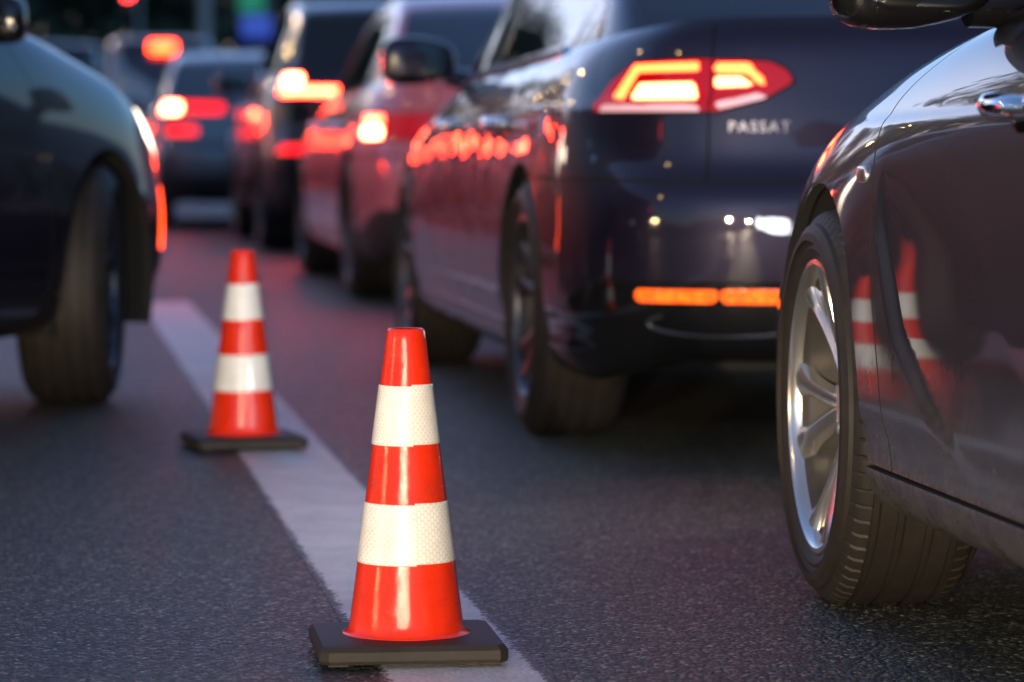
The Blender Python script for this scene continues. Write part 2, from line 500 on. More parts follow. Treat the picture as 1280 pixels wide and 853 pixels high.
def smooth_tab(tab, sig=0.10):
    P = sorted(tab); xs = np.array([p[0] for p in P]); ys = np.array([p[1] for p in P])
    g = np.arange(xs[0] - 1, xs[-1] + 1, 0.01); v = np.interp(g, xs, ys)
    n = int(3 * sig / 0.01); k = np.exp(-0.5 * (np.arange(-n, n + 1) * 0.01 / sig) ** 2); k /= k.sum()
    v = np.convolve(np.pad(v, n, 'edge'), k, 'valid')
    return lambda y: np.interp(y, g, v)

# ------------------------------------------------------------------ wheels
def tyre_mb(R, W, rr, detail):
    """axis x, outer face at +x"""
    h = W / 2; sh = R - 0.012
    half = [(rr - 0.004, h - 0.020), (rr + 0.008, h - 0.008), (rr + 0.020, h - 0.002), (rr + 0.026, h - 0.0045), (rr + 0.034, h - 0.001),
            (rr + (sh - rr) * .45, h + 0.006), (rr + (sh - rr) * .62, h + 0.004), (rr + (sh - rr) * .66, h + 0.0015), (rr + (sh - rr) * .8, h - 0.004),
            (sh - 0.012, h - 0.011), (sh + 0.001, h - 0.019), (R - 0.004, h - 0.029), (R - 0.0015, h - 0.042)]
    g = 0.007; tread = []
    for c in (0.066, 0.024, -0.024, -0.066):
        s = c * W / 0.235
        tread += [(R, s + .0075), (R - g, s + .0052), (R - g, s - .0052), (R, s - .0075)]
    prof = half + tread + [(r, -x) for r, x in reversed(half)]
    mod = None; n = 64
    if detail:
        n = 72 * 8
        idx = {10, 11, 12, 13}; idx2 = {len(prof) - 1 - i for i in idx}
        def mod(j, k):
            if j in idx or j in idx2:
                return -0.0035 if k % 8 == 0 else 0
            return 0
    return MB().lathe(prof, n, 'x', mod)

def rim_mb(R, W, style, detail):
    h = W / 2; mb = MB(); n = 72 if detail else 40
    barrel = [(R - 0.0168, h - 0.0185), (R - 0.024, h - 0.026), (R - 0.028, h - 0.034), (R - 0.031, 0.0), (R - 0.036, -h + 0.02), (R, -h + 0.004)]
    lip = [(R + 0.004, h - 0.004), (R + 0.002, h + 0.003), (R - 0.006, h + 0.004), (R - 0.012, h - 0.002), (R - 0.0145, h - 0.012), (R - 0.0165, h - 0.018)]
    mb.lathe(lip, n, 'x')
    face = h - 0.036
    # hub
    mb.lathe([(0.0, face - 0.004), (0.028, face - 0.003), (0.033, face - 0.010), (0.040, face - 0.014), (0.074, face - 0.014), (0.084, face - 0.022), (0.080, face - 0.055), (0.0, face - 0.06)], 36, 'x')
    spokes = []
    if style == 'twist':
        for k in range(5):
            a = 2 * PI * k / 5 + math.radians(43)
            spokes.append((a - 0.13, 0.0160, -0.12)); spokes.append((a + 0.13, 0.0160, 0.12))
    elif style == 'dark5':
        for k in range(5):
            a = 2 * PI * k / 5
            spokes.append((a - 0.12, 0.022, -0.10)); spokes.append((a + 0.12, 0.022, 0.10))
    else:
        for k in range(7): spokes.append((2 * PI * k / 7, 0.026, 0.0))
    N = 14 if detail else 6
    for a0, w0, sw in spokes:
        V = []; F = []
        for i in range(N + 1):
            t = i / N; r = 0.055 + (R - 0.014 - 0.055) * t
            a = a0 + sw * t ** 1.3
            w = (w0 * (0.85 + 0.3 * t) + 0.018 * max(0, (t - .72) / .28) ** 2)
            x = face - 0.012 + 0.038 * t ** 1.25
            th = 0.030 - 0.008 * t
            tw = sw * 0.055
            sec = [(-w, -th), (-w, -.010 + tw * .2), (-w * .82, -0.002), (-w * .25, 0.003 + tw * .1), (w * .25, 0.001 - tw * .1), (w * .8, -0.005), (w, -.014 - tw * .2), (w, -th)]
            ca, sa = math.cos(a), math.sin(a)
            for tt, dx in sec: V.append((x + dx, r * ca - tt * sa, r * sa + tt * ca))
        m = 8
        for i in range(N):
            for j in range(m - 1):
                F.append((i * m + j, (i + 1) * m + j, (i + 1) * m + j + 1, i * m + j + 1))
            F.append((i * m + m - 1, (i + 1) * m + m - 1, (i + 1) * m, i * m))
        mb.add(V, F)
    mb.barrel = barrel
    for k in range(5):
        a = 2 * PI * k / 5 + 0.2
        c = Matrix.Rotation(0, 3, 'X')
        p = (face - 0.016, 0.056 * math.cos(a), 0.056 * math.sin(a))
        mb.tube([p, (p[0] + 0.008, p[1], p[2])], 0.010, 8)
    return mb

_wheel_cache = {}
def wheel(parent, x, y, side, spec, steer=0.0):
    """one wheel: mesh = alloy wheel, sub-parts tyre and brake disc"""
    key = (spec['R'], spec['W'], spec['rim'], spec['style'], spec['detail'], spec['rimmat'])
    if key not in _wheel_cache:
        rm = rim_mb(spec['rim'], spec['W'] - 0.02, spec['style'], spec['detail'])
        w = rm.build('wheel', M[spec['rimmat']], parent, auto=40)
        rb_ = MB().lathe(rm.barrel, 64, 'x').build('rim_barrel', M['barrel'], w, auto=40)
        t = tyre_mb(spec['R'], spec['W'], spec['rim'], spec['detail']).build('tyre', M['tyre'], w, auto=28)
        d = MB().lathe([(0.06, 0.032), (0.186, 0.032), (0.186, 0.006), (0.06, 0.006)], 48, 'x')
        d.superell((0.01, -0.13, 0.06), (0.06, 0.09, 0.17), 0.4, 0.4, 16, 8)
        d.lathe([(0.05, 0.03), (0.07, 0.025), (0.09, -0.06), (0.02, -0.06)], 20, 'x')
        b = d.build('brake_disc', M['disc'], w, auto=40)
        _wheel_cache[key] = (w, t, b, rb_)
    else:
        w0, t0, b0, r0_ = _wheel_cache[key]
        w = w0.copy(); COL.objects.link(w); w.parent = parent
        for c in (t0, b0, r0_):
            q = c.copy(); COL.objects.link(q); q.parent = w
    w.location = (x, y, spec['R'] - 0.004)
    spin = random.uniform(0, 6.28) if spec.get('spin') is None else spec['spin']
    w.rotation_euler = (0, 0, (0 if side > 0 else PI) + steer)
    w.rotation_mode = 'XYZ'
    w.rotation_euler[0] = spin
    return w

# ------------------------------------------------------------------ cars
def make_car(name, label, group, loc, yaw, P):
    """local frame: +y forward, front axle at y=0, ground z=0"""
    root = empty(name, (loc[0], loc[1], 0), yaw)
    tag(root, label, P.get('cat', 'car'), group)
    WB, FO, RO, w = P['WB'], P['FO'], P['RO'], P['w']
    yn, yt = FO, -WB - RO
    res = P.get('res', 0.025)
    body = M[P['paint']]
    hatch = P.get('hatch', False)
    # plan outline, nose centre -> tail centre, right side
    bl = P.get('nose_round', 1.0); tr = P.get('tail_round', 1.0)
    C0 = [(0, yn), (.18, yn - .004), (.36, yn - .022 * bl), (.54, yn - .065 * bl), (w - .22, yn - .13 * bl), (w - .10, yn - .25 * bl), (w - .045, yn - .44), (w - .02, yn - .68), (w - .005, yn - .95),
          (w, yn - 1.35), (w, yn - 1.8), (w, -WB * .5 - .2), (w, -WB * .75), (w, -WB), (w - .012, yt + .72), (w - .035, yt + .48), (w - .075, yt + .28 * tr), (w - .15, yt + .135 * tr), (w - .30, yt + .055 * tr), (w - .48, yt + .022), (.24, yt + .004), (.10, yt), (0, yt)]
    C = bspline(C0, 3000)
    C[0, 0] = 0; C[-1, 0] = 0
    seg = np.r_[0, np.cumsum(np.hypot(*np.diff(C, axis=0).T))]
    L = seg[-1]
    nu = int(L / res) + 1
    u = np.linspace(0, L, nu)
    cx, cy = np.interp(u, seg, C[:, 0]), np.interp(u, seg, C[:, 1])
    tx, ty = np.gradient(cx, u), np.gradient(cy, u); tl = np.hypot(tx, ty); tx /= tl; ty /= tl
    nx, ny = -ty, tx                       # outward normal (right side)
    tx[0] = 1; ty[0] = 0; nx[0], ny[0] = 0, 1; nx[-1], ny[-1] = 0, -1
    Z = smooth_tab(P['Z'], 0.10)
    ztop = Z(cy)
    # profiles (z_abs or top-rel, offset)
    prof = dict(side=P['side'], nose=P['nose'], tail=P['tail'])
    wn = sstep(yn - .80, yn - .22, cy); wt = sstep(yt + .60, yt + .12, cy); ws = 1 - wn - wt
    K = len(P['side'])
    def table(tab):
        zz = np.zeros((nu, K)); oo = np.zeros((nu, K))
        for k, (ref, z, o) in enumerate(tab):
            zz[:, k] = z if ref == 'a' else ztop - z
            oo[:, k] = o
        return zz, oo
    zs, os_ = table(P['side']); zn, on = table(P['nose']); zt, ot = table(P['tail'])
    CZ = zs * ws[:, None] + zn * wn[:, None] + zt * wt[:, None]
    CO = os_ * ws[:, None] + on * wn[:, None] + ot * wt[:, None]
    nv = int(0.95 / res) + 2
    ZZ = bspline(CZ.T, nv); OO = bspline(CO.T, nv)    # (nv,nu)
    if P.get('scoop'):                                 # hollow pressed into the door
        y0, z0 = P['scoop']
    X = cx[None, :] - nx[None, :] * OO; Y = cy[None, :] - ny[None, :] * OO
    X = np.maximum(X, 0); X[:, 0] = 0; X[:, -1] = 0
    if P.get('sculpt'):
        X = X - P['sculpt'](Y, ZZ) * (X > 0.5)
    V = np.stack([X, Y, ZZ, np.broadcast_to(u, X.shape)], -1).reshape(-1, 4)
    F = []
    for i in range(nv - 1):
        for j in range(nu - 1):
            a = i * nu + j
            F.append((a, a + nu, a + nu + 1, a + 1))
    belt = Sheet(V, F)
    E = np.stack([X[-1], Y[-1], ZZ[-1]], -1)
    ez = E[:, 2]
    Ra, za = P['arch'], P['R'] - 0.004 + 0.005
    def arch(v):
        d1 = np.hypot(v[:, 1], (v[:, 2] - za)) - Ra
        d2 = np.hypot(v[:, 1] + WB, (v[:, 2] - za)) - Ra
        return np.where(v[:, 0] > .5 * w, np.minimum(d1, d2), 1.0)
    liner = belt.cut(lambda v: arch(v) - 0.01)[1].offset(-0.022)
    liner = liner.joined(liner.mirrored())
    liner.solid(0, 'body_liner', M['liner'], root)
    rest = belt.cut(arch)[1]
    full = P.get('panels', True)
    G = P.get('gap', .0028)
    def both(sh, nm, mat, depth=0.016):
        a = sh.solid(depth, nm, mat, root); b = sh.mirrored().solid(depth, nm, mat, root)
        return a, b
    def whole(sh, nm, mat, depth=0.016):
        return sh.joined(sh.mirrored()).weld().solid(depth, nm, mat, root)
    U = lambda v: L - v[:, 3]
    # ---- lamps first
    for nm, poly, mat in P.get('tail_polys', []):
        ins, rest = rest.cut(lambda v: np.where(v[:, 1] < -WB, poly_sdf(poly, U(v), v[:, 2]), 1.0), G)
        if not ins.F: continue
        sp = P.get('lamp_split')
        pieces = [ins]
        if sp:
            pieces = list(ins.cut(lambda v: U(v) - sp, 0.003))
        for s_ in (0, 1):
            for pc in pieces:
                if not pc.F: continue
                q = pc if s_ == 0 else pc.mirrored()
                lamp = q.offset(0.003).solid(0.02, nm, M[mat], root)
                for bnm, bpoly, bmat, boff in P.get('tail_bars', []):
                    bi = q.cut(lambda v: poly_sdf(bpoly, U(v), v[:, 2]))[0]
                    if bi.F:
                        bi.offset(boff).solid(0.004, bnm, M[bmat], lamp)
    for nm, poly, mat in P.get('nose_polys', []):
        ins, rest = rest.cut(lambda v: np.where(v[:, 1] > -0.1, poly_sdf(poly, v[:, 3], v[:, 2]), 1.0), G)
        if ins.F: both(ins.offset(0.002), nm, M[mat], 0.02)
    # centre patches (grille)
    if P.get('grille'):
        ins, rest = rest.cut(lambda v: np.where(v[:, 1] > 0, poly_sdf(P['grille'], v[:, 3], v[:, 2]), 1.0), 0.002)
        if ins.F:
            g = whole(ins.offset(-0.015), 'grille', M['gloss_black'])
            # horizontal bars follow the nose
            for zb in P.get('grille_bars', []):
                st = ins.cut(lambda v: np.abs(v[:, 2] - zb) - 0.006)[0]
                if st.F: st.joined(st.mirrored()).weld().offset(0.004).solid(0.012, 'grille_bar', M['chrome'], g)
    # ---- panels
    ysill_f, ysill_r = -Ra - .02, -WB + Ra + .02
    if full:
        sill, rest = rest.cut(lambda v: np.where((v[:, 1] < ysill_f + .12) & (v[:, 1] > ysill_r - .12), v[:, 2] - P['zsill'], 1.0), G)
        both(sill, 'sill', M[P.get('sillmat', P['paint'])])
        fb, rest = rest.cut(lambda v: -(v[:, 1] - np.where(v[:, 2] < P['zbump_f'], .15, 99)) , G)
        whole(fb, 'front_bumper', body)
        dl = polyline_field(P['doorline'], 0)
        front, rest = rest.cut(lambda v: -dl(v), G)
        both(front, 'fender', body)
        bp = polyline_field(P['bline'], 0)
        fd, rest = rest.cut(lambda v: -bp(v), G)
        doors = list(both(fd, 'door', body))
        rl = polyline_field(P['rearline'], 0)
        rd, rest = rest.cut(lambda v: -rl(v), G)
        rdoors = list(both(rd, 'door', body))
        zb = P['zbump_r']
        rb, rest = rest.cut(lambda v: np.maximum(v[:, 2] - zb, v[:, 1] - (-WB - .1)), G)
        lowz = P.get('zdiff', 0.36)
        dif, rb = rb.cut(lambda v: v[:, 2] - lowz + 0.10 * sstep(yt + .25, yt + .7, v[:, 1]), 0.0015)
        whole(dif, 'rear_valance', M[P.get('valancemat', 'plastic')])
        rbo = whole(rb, 'rear_bumper', body)
        ls = P.get('lamp_split', .62)
        lid, rest = rest.cut(lambda v: np.where(v[:, 1] < yt + .6, U(v) - ls - .02 * (v[:, 2] < 0), 1.0), G)
        lido = whole(lid, 'boot_lid', body)
        both(rest, 'rear_quarter', body)
    else:
        whole(rest, 'body', body); doors = rdoors = []; lido = rbo = root
    # ---- top sheet (bonnet, boot top)
    oc = np.concatenate([E[:, :2], E[::-1][1:-1, :2] * [-1, 1]])[::2]
    ys = np.arange(yt - .02, yn + .02, res * 1.2); xs = np.linspace(-w, w, int(2 * w / (res * 1.2)))
    def ztopf(x, y, d):
        c = P['crown'] if np.isscalar(P['crown']) else np.interp(y, [-WB, -.5], P['crown'])
        return Z(y) + c * sstep(0, .55, d) + 0.0
    def top_region(y0, y1):
        yy = ys[(ys >= y0 - .05) & (ys <= y1 + .05)]
        XX, YY = np.meshgrid(xs, yy)
        d = -poly_sdf(oc, XX.ravel(), YY.ravel())
        zz = ztopf(XX.ravel(), YY.ravel(), d)
        V = np.stack([XX.ravel(), YY.ravel(), zz, d], -1); m = len(xs); Fs = []
        for i in range(len(yy) - 1):
            for j in range(m - 1):
                a = i * m + j; Fs.append((a, a + 1, a + m + 1, a + m))
        return Sheet(V, Fs).cut(lambda v: v[:, 3] - 0.003)[1]
    ycowl = P['ycowl']
    hood = top_region(ycowl, yn).cut(lambda v: v[:, 1] - ycowl)[1]
    hood.solid(0.02, 'bonnet', body, root)
    if not hatch:
        deck = top_region(yt, P['ydeck']).cut(lambda v: v[:, 1] - P['ydeck'])[0]
        deck.solid(0.015, 'boot_top', body, root)
    # ---- cabin
    g = smooth_tab(P['g'], P.get('gsig', 0.07))
    i0 = np.argmax(X[-1]); 
    sel = (E[:, 1] < yn - .3) & (E[:, 1] > yt + (.02 if hatch else .3))
    ey = E[sel][::-1]
    def xb(y): return np.maximum(np.interp(y, ey[:, 1], ey[:, 0]), .08)
    ya, yc = P['cab']
    nyc = int((ya - yc) / (res * .9)); nxc = int(1.7 / res)
    yy = np.linspace(yc, ya, nyc)
    sx = np.linspace(-1, 1, nxc); sx = np.sign(sx) * (1 - (1 - np.abs(sx)) ** 1.35)
    YY, SX = np.meshgrid(yy, sx, indexing='ij'); XX = SX * xb(YY)
    ymid = (ya + yc) / 2
    kk = np.interp(YY, [yc + .2, ymid - .2, ymid + .2, ya - .2], [-P.get('kr', .25), 0, 0, P.get('kf', .34)])
    ge = g(YY + kk * XX * XX) - 0.035 * (XX / xb(YY)) ** 2
    tumb = P.get('tumble', 2.5)
    dxx = xb(YY) - np.abs(XX)
    se = Z(YY) + dxx * tumb - 0.35 * dxx ** 2
    kS = 0.035
    hmix = np.clip(0.5 + 0.5 * (ge - se) / (kS * 2), 0, 1)
    zc = ge * (1 - hmix) + se * hmix - kS * 2 * hmix * (1 - hmix)
    dif_ = (ge - se)
    Vc = np.stack([XX.ravel(), YY.ravel(), zc.ravel(), dif_.ravel()], -1)
    Fs = []
    for i in range(nyc - 1):
        for j in range(nxc - 1):
            a = i * nxc + j; Fs.append((a, a + 1, a + nxc + 1, a + nxc))
    cab = Sheet(Vc, Fs)
    dd = -poly_sdf(oc, cab.V[:, 0], cab.V[:, 1])
    base = ztopf(cab.V[:, 0], cab.V[:, 1], np.maximum(dd, 0)) if not hatch else Z(cab.V[:, 1])
    keep = {}
    def above(v):
        d = np.maximum(-poly_sdf(oc, v[:, 0], v[:, 1]), 0)
        bz = ztopf(v[:, 0], v[:, 1], d) if not hatch else Z(v[:, 1]) + np.where(v[:, 1] > ycowl - .5, ztopf(v[:, 0], v[:, 1], d) - Z(v[:, 1]), 0)
        return v[:, 2] - bz + 0.004
    cab = cab.cut(above)[1]
    pil = P.get('pillar', .085)
    yB, yC2, yroof_f, yroof_r = P['yB'], P['ywin_r'], P['yroof_f'], P['yroof_r']
    # side glass: side face active, clear of rails
    def sidewin(v):
        f = np.maximum(-(v[:, 3] - pil), Z(v[:, 1]) + 0.028 - v[:, 2])
        f = np.maximum(f, yC2 - v[:, 1] + (v[:, 2] - Z(v[:, 1])) * P.get('crake', -.5))
        f = np.maximum(f, np.abs(v[:, 1] - yB + 0.12 * (v[:, 2] - 1.1)) * -1 + 0.035)
        return f
    sw, cab = cab.cut(sidewin, 0.0015)
    def ws_(v):
        f = np.maximum(v[:, 3] + pil * .9, yroof_f - v[:, 1])
        return f
    wsd, cab = cab.cut(ws_, 0.0015)
    def rw_(v):
        return np.maximum(np.maximum(v[:, 3] + pil * 1.1, v[:, 1] - yroof_r), P.get('zrw', 0) - v[:, 2])
    rwd, cab = cab.cut(rw_, 0.0015)
    # black B pillar
    bpil, cab = cab.cut(lambda v: np.maximum(np.maximum(-(v[:, 3] - pil * .8), np.abs(v[:, 1] - yB + 0.12 * (v[:, 2] - 1.1)) - 0.045), Z(v[:, 1]) + 0.02 - v[:, 2]))
    cab.solid(0.012, 'roof', body, root)
    if bpil.F:
        for sgn in (1, -1):
            q = bpil.cut(lambda v: v[:, 0] * sgn)[1]
            q.offset(-0.001).solid(0.01, 'door_pillar', M['gloss_black'], root)
    for sgn in (1, -1):
        q = sw.cut(lambda v: v[:, 0] * sgn)[1]
        for pc in q.cut(lambda v: v[:, 1] - yB + 0.12 * (v[:, 2] - 1.1)):
            if pc.F: pc.offset(-0.004).solid(0.006, 'window', M['glass'], root)
    wsd.offset(-0.003).solid(0.006, 'windscreen', M['glass'], root)
    if not P.get('no_rear_glass'):
        rwd.offset(-0.003).solid(0.006, 'rear_window', M['glass'], root)
    else: rwd.solid(0.006, 'rear_panel', body, root)
    # belt trim
    if full:
        for sgn in (1, -1):
            pts = [(sgn * (xb(y) + .001), y, float(Z(y)) + 0.010) for y in np.linspace(P['trim'][0], P['trim'][1], 60)]
            MB().tube(pts, 0.0085, 8).build('belt_trim', M[P.get('trimmat', 'chrome')], root)
    # ---- wheels, liners, underbody
    spec = dict(R=P['R'], W=P['tw'], rim=P['rim'], style=P['style'], detail=P.get('wheel_detail', False), rimmat=P.get('rimmat', 'alloy'), spin=P.get('spin'))
    xo = w - .012 - P['tw'] / 2
    for y, st in ((0, P.get('steer', 0)), (-WB, 0)):
        for sgn in (1, -1):
            wheel(root, sgn * xo, y, sgn, spec, st)
            n = 28; V = []; Fq = []
            for i in range(n + 1):
                a = -0.35 + (PI + 0.7) * i / n
                for xx in (w - .035, w - .36):
                    V.append((sgn * xx, y + (Ra + .012) * math.cos(a), za + (Ra + .012) * math.sin(a)))
            for i in range(n): Fq.append((2 * i, 2 * i + 1, 2 * i + 3, 2 * i + 2))
            V.append((sgn * (w - .36), y, za)); 
            for i in range(n): Fq.append((2 * i + 1, len(V) - 1, 2 * i + 3))
            mesh_obj('wheel_arch_liner', V, Fq, M['liner'], root)
    ub = MB()
    ub.box((0, (yn + yt) / 2, .33), (2 * (w - .37), (yn - yt) - .5, .24), bev=.03)
    ub.box((0, -WB / 2, .29), (2 * (w - .12), WB - 2 * Ra - .1, .16), bev=.03)
    ub.box((0, yt + .34, .42), (2 * (w - .22), .34, .20), bev=.03)
    ub.box((0, yn - .36, .36), (2 * (w - .25), .22, .20), bev=.03)
    ub.build('underbody', M['liner'], root)
    # ---- mirrors
    if P.get('mirror', True):
        my, mz, ms = P.get('mirror_y', -.78), P.get('mirror_z', 1.0), P.get('mirror_s', 1.0)
        for sgn in (1, -1):
            mb = MB()
            cxm = sgn * (xb(my) + .115 * ms + .02)
            def wp(q):
                t = (q.y + .05) / .1
                return (q.x + sgn * 0.0, q.y - .10 * abs(q.x) * (1 if q.x * sgn > 0 else -.3), q.z * (1 - .18 * max(0, -q.x * sgn) / .1) - 0.12 * q.x * sgn * (0.4 if q.z < 0 else -.1))
            mb.superell((cxm, my, mz), (.235 * ms, .13 * ms, .15 * ms), .55, .5, 36, 20, wp)
            mb.tube([(sgn * (xb(my) - .04), my + .02, float(Z(my)) + .03), (sgn * (xb(my) + .05), my + .01, mz - .045)], [.035, .028], 12)
            mo = mb.build('mirror', M[P.get('mirrormat', P['paint'])], root, auto=60)
            gl = MB().superell((cxm + sgn * .004, my - .058 * ms, mz + .002), (.19 * ms, .012, .105 * ms), .5, .4, 32, 14)
            gl.build('mirror_glass', M['glass'], mo, auto=60)
    # ---- handles
    if full and P.get('handles', True):
        for dlist, hy in ((doors, P['hand'][0]), (rdoors, P['hand'][1])):
            for o, sgn in zip(dlist, (1, -1)):
                if o is None: continue
                hz = P['hand_z']
                sel2 = np.argmin(np.hypot(belt.V[:, 1] - hy, belt.V[:, 2] - hz) + (belt.V[:, 0] < .5))
                hx = belt.V[sel2, 0]
                mb = MB()
                pts = []; rd = []
                for t in np.linspace(-1, 1, 15):
                    pts.append((sgn * (hx + .012 + .030 * (1 - abs(t) ** 3.0)), hy + .098 * t, hz + 0.004 * t)); rd.append(.0145 + .004 * (1 - t * t))
                mb.tube(pts, rd, 14)
                mb.superell((sgn * (hx + .012), hy + .098, hz), (.05, .05, .036), .7, .7, 18, 10)
                mb.superell((sgn * (hx + .012), hy - .098, hz), (.05, .06, .036), .7, .7, 18, 10)
                ho = mb.build('handle', M[P.get('handmat', 'chrome')], o, auto=60)
                MB().superell((sgn * (hx - .002), hy + .01, hz - .016), (.016, .14, .062), .8, .8, 24, 12).build('handle_recess', M['gloss_black'], o)
    # ---- plates, exhaust
    if full:
        pz = P.get('plate_z', .715 if not hatch else .85)
        k = np.argmin(np.abs(belt.V[:, 2] - pz) + 5 * np.abs(belt.V[:, 3] - L))
        MB().box((0, belt.V[k, 1] - .012, pz), (.52, .012, .115), bev=.005).build('number_plate', M['plate'], root)
    info = dict(root=root, L=L, belt=belt, u=u, lid=lido, rb=rbo, Z=Z, xb=xb, doors=doors, yt=yt, cab=cab)
    return info

a_, t_ = 'a', 't'
SEDAN = dict(WB=2.79, FO=.90, RO=1.10, w=.905, R=.333, tw=.235, rim=.236, arch=.365, style='dark5', rimmat='dark_alloy',
    Z=[(.95, .66), (.6, .71), (.3, .755), (0, .80), (-.4, .86), (-.75, .90), (-1.2, .94), (-2.0, .955), (-2.8, .975), (-3.3, 1.0), (-3.7, 1.03), (-3.95, 1.055)],
    side=[(a_, .175, .09), (a_, .195, .045), (a_, .235, .018), (a_, .30, .006), (a_, .42, 0), (a_, .52, .0), (t_, .27, .006), (t_, .19, .012), (t_, .125, .016), (t_, .06, .040), (t_, .018, .072), (t_, 0, .10)],
    nose=[(a_, .16, .16), (a_, .18, .09), (a_, .22, .04), (a_, .30, .01), (a_, .40, 0), (a_, .47, .004), (a_, .52, .012), (t_, .14, .03), (t_, .09, .05), (t_, .05, .075), (t_, .015, .12), (t_, 0, .17)],
    tail=[(a_, .235, .20), (a_, .25, .11), (a_, .30, .04), (a_, .42, .005), (a_, .56, 0), (a_, .622, .003), (a_, .655, .018), (a_, .70, .050), (a_, .80, .052), (t_, .12, .066), (t_, .04, .080), (t_, 0, .13)],
    zsill=.262, zbump_f=.56, zbump_r=.665, zdiff=.432, sculpt=None, crown=.075,
    doorline=[(.2, -.48), (.30, -.45), (.5, -.42), (.72, -.45), (.82, -.58), (.95, -.82)], bline=[(.2, -1.52), (.9, -1.58), (1, -1.6)],
    rearline=[(.2, -2.33), (.4, -2.36), (.62, -2.52), (.75, -2.66), (.95, -2.72)],
    ycowl=-.62, ydeck=-3.05, g=[(-.2, .72), (-.48, .885), (-1.28, 1.36), (-1.6, 1.425), (-2.1, 1.45), (-2.6, 1.425), (-2.95, 1.355), (-3.62, 1.06), (-3.9, .92)], cab=(-.28, -3.75),
    yB=-1.58, ywin_r=-2.95, yroof_f=-1.40, yroof_r=-2.85, trim=(-.85, -2.9), trimmat='chrome', hand=(-1.33, -2.42), hand_z=.80, mirror_z=1.0,
    lamp_split=.62)

def T(base, **k):
    d = dict(base); d.update(k); return d

SUV = T(SEDAN, WB=2.67, FO=.88, RO=.92, w=.92, R=.355, tw=.245, rim=.24, arch=.39, hatch=True,
    Z=[(.95, .84), (.5, .93), (0, 1.0), (-.5, 1.05), (-1.2, 1.08), (-2.4, 1.11), (-3.2, 1.13), (-3.6, 1.14)],
    side=[(a_, .22, .09), (a_, .24, .045), (a_, .29, .018), (a_, .36, .006), (a_, .5, 0), (a_, .62, .0), (t_, .32, .004), (t_, .22, .010), (t_, .13, .016), (t_, .06, .036), (t_, .018, .06), (t_, 0, .085)],
    nose=[(a_, .2, .16), (a_, .22, .09), (a_, .27, .04), (a_, .36, .01), (a_, .48, 0), (a_, .56, .004), (a_, .62, .012), (t_, .18, .02), (t_, .11, .04), (t_, .06, .065), (t_, .02, .10), (t_, 0, .15)],
    tail=[(a_, .28, .18), (a_, .30, .10), (a_, .36, .03), (a_, .48, .005), (a_, .62, 0), (a_, .72, .01), (a_, .76, .04), (t_, .32, .055), (t_, .22, .05), (t_, .12, .055), (t_, .03, .065), (t_, 0, .08)],
    zsill=.33, zbump_f=.66, zbump_r=.74, zdiff=.44, ycowl=-.55, cab=(-.15, -3.56), yB=-1.55, ywin_r=-3.25, crake=.15,
    doorline=[(.2, -.50), (.5, -.45), (.9, -.55), (1.1, -.8)], rearline=[(.2, -2.18), (.5, -2.22), (.75, -2.45), (1.1, -2.6)], hand_z=.93,
    g=[(-.1, .85), (-.40, 1.03), (-1.15, 1.56), (-1.5, 1.64), (-2.2, 1.66), (-2.9, 1.62), (-3.22, 1.55), (-3.48, 1.16), (-3.6, 1.05)], yroof_f=-1.25, yroof_r=-3.1, zrw=1.2, gsig=.05, mirror_z=1.12, trim=(-.8, -3.0), kr=.10, tumble=3.0)
VAN = T(SUV, WB=3.0, FO=.85, RO=1.0, w=.96, R=.34, arch=.38, Z=[(.9, .95), (.4, 1.05), (0, 1.12), (-.6, 1.2), (-1.5, 1.25), (-4.0, 1.25)],
    g=[(0, 1.0), (-.2, 1.17), (-.95, 1.9), (-1.3, 2.03), (-2.2, 2.08), (-3.6, 2.07), (-3.84, 2.0), (-3.93, 1.3), (-3.98, 1.2)], cab=(0, -3.95), ycowl=-.3, yroof_f=-1.1, yroof_r=-3.72, ywin_r=-3.6, zrw=1.35,
    rearline=[(.2, -2.45), (.7, -2.5), (1.25, -2.6)], trim=(-.7, -3.4), mirror_z=1.3, tumble=5.0, kr=.05)

# ------------------------------------------------------------------ camera (road runs along +Y, the lens looks a little to the right of it)
FPX, CAMH = 4347.0, 0.78
PITCH, YAW = math.atan(262.5 / FPX), math.atan(606 * math.cos(math.atan(262.5 / FPX)) / FPX)
cam_d = bpy.data.cameras.new('Camera'); cam = bpy.data.objects.new('Camera', cam_d); COL.objects.link(cam)
cam.location = (0, 0, CAMH); cam.rotation_euler = (PI / 2 - PITCH, 0, -YAW)
cam_d.sensor_width = 36; cam_d.lens = FPX / 1280 * 36; cam_d.clip_start = 0.2; cam_d.clip_end = 2000
cam_d.dof.use_dof = True; cam_d.dof.focus_distance = 5.32; cam_d.dof.aperture_fstop = 3.7; cam_d.dof.aperture_blades = 0
SC.camera = cam

# ------------------------------------------------------------------ road
def sheet(name, x0, x1, y0, y1, z, mat, loc=None):
    cx, cy = (x0 + x1) / 2, (y0 + y1) / 2
    o = mesh_obj(name, [(x0 - cx, y0 - cy, 0), (x1 - cx, y0 - cy, 0), (x1 - cx, y1 - cy, 0), (x0 - cx, y1 - cy, 0)], [(0, 1, 2, 3)], mat)
    o.location = (cx, cy, z); o['kind'] = 'structure'; return o
sheet('ground', -600, 600, -300, 900, -0.008, M['grass'])
sheet('road', -7.2, 7.4, -60, 400, 0.0, M['asphalt'])
LX = 0.612
def marking(x, y0, y1):
    h = (y1 - y0) / 2; V = []; F = []
    V = [(-.122, -h, 0), (.122, -h, 0), (.122, h, 0), (-.122, h, 0)]
    F = [(0, 1, 2, 3)]
    o = mesh_obj('lane_marking', V, F, M['line'], None, False); o.location = (x, (y0 + y1) / 2, .0015); o['kind'] = 'structure'
marking(LX, -1.5, 15.9); marking(LX, 24, 41); marking(LX - 3.9, -20, 120)
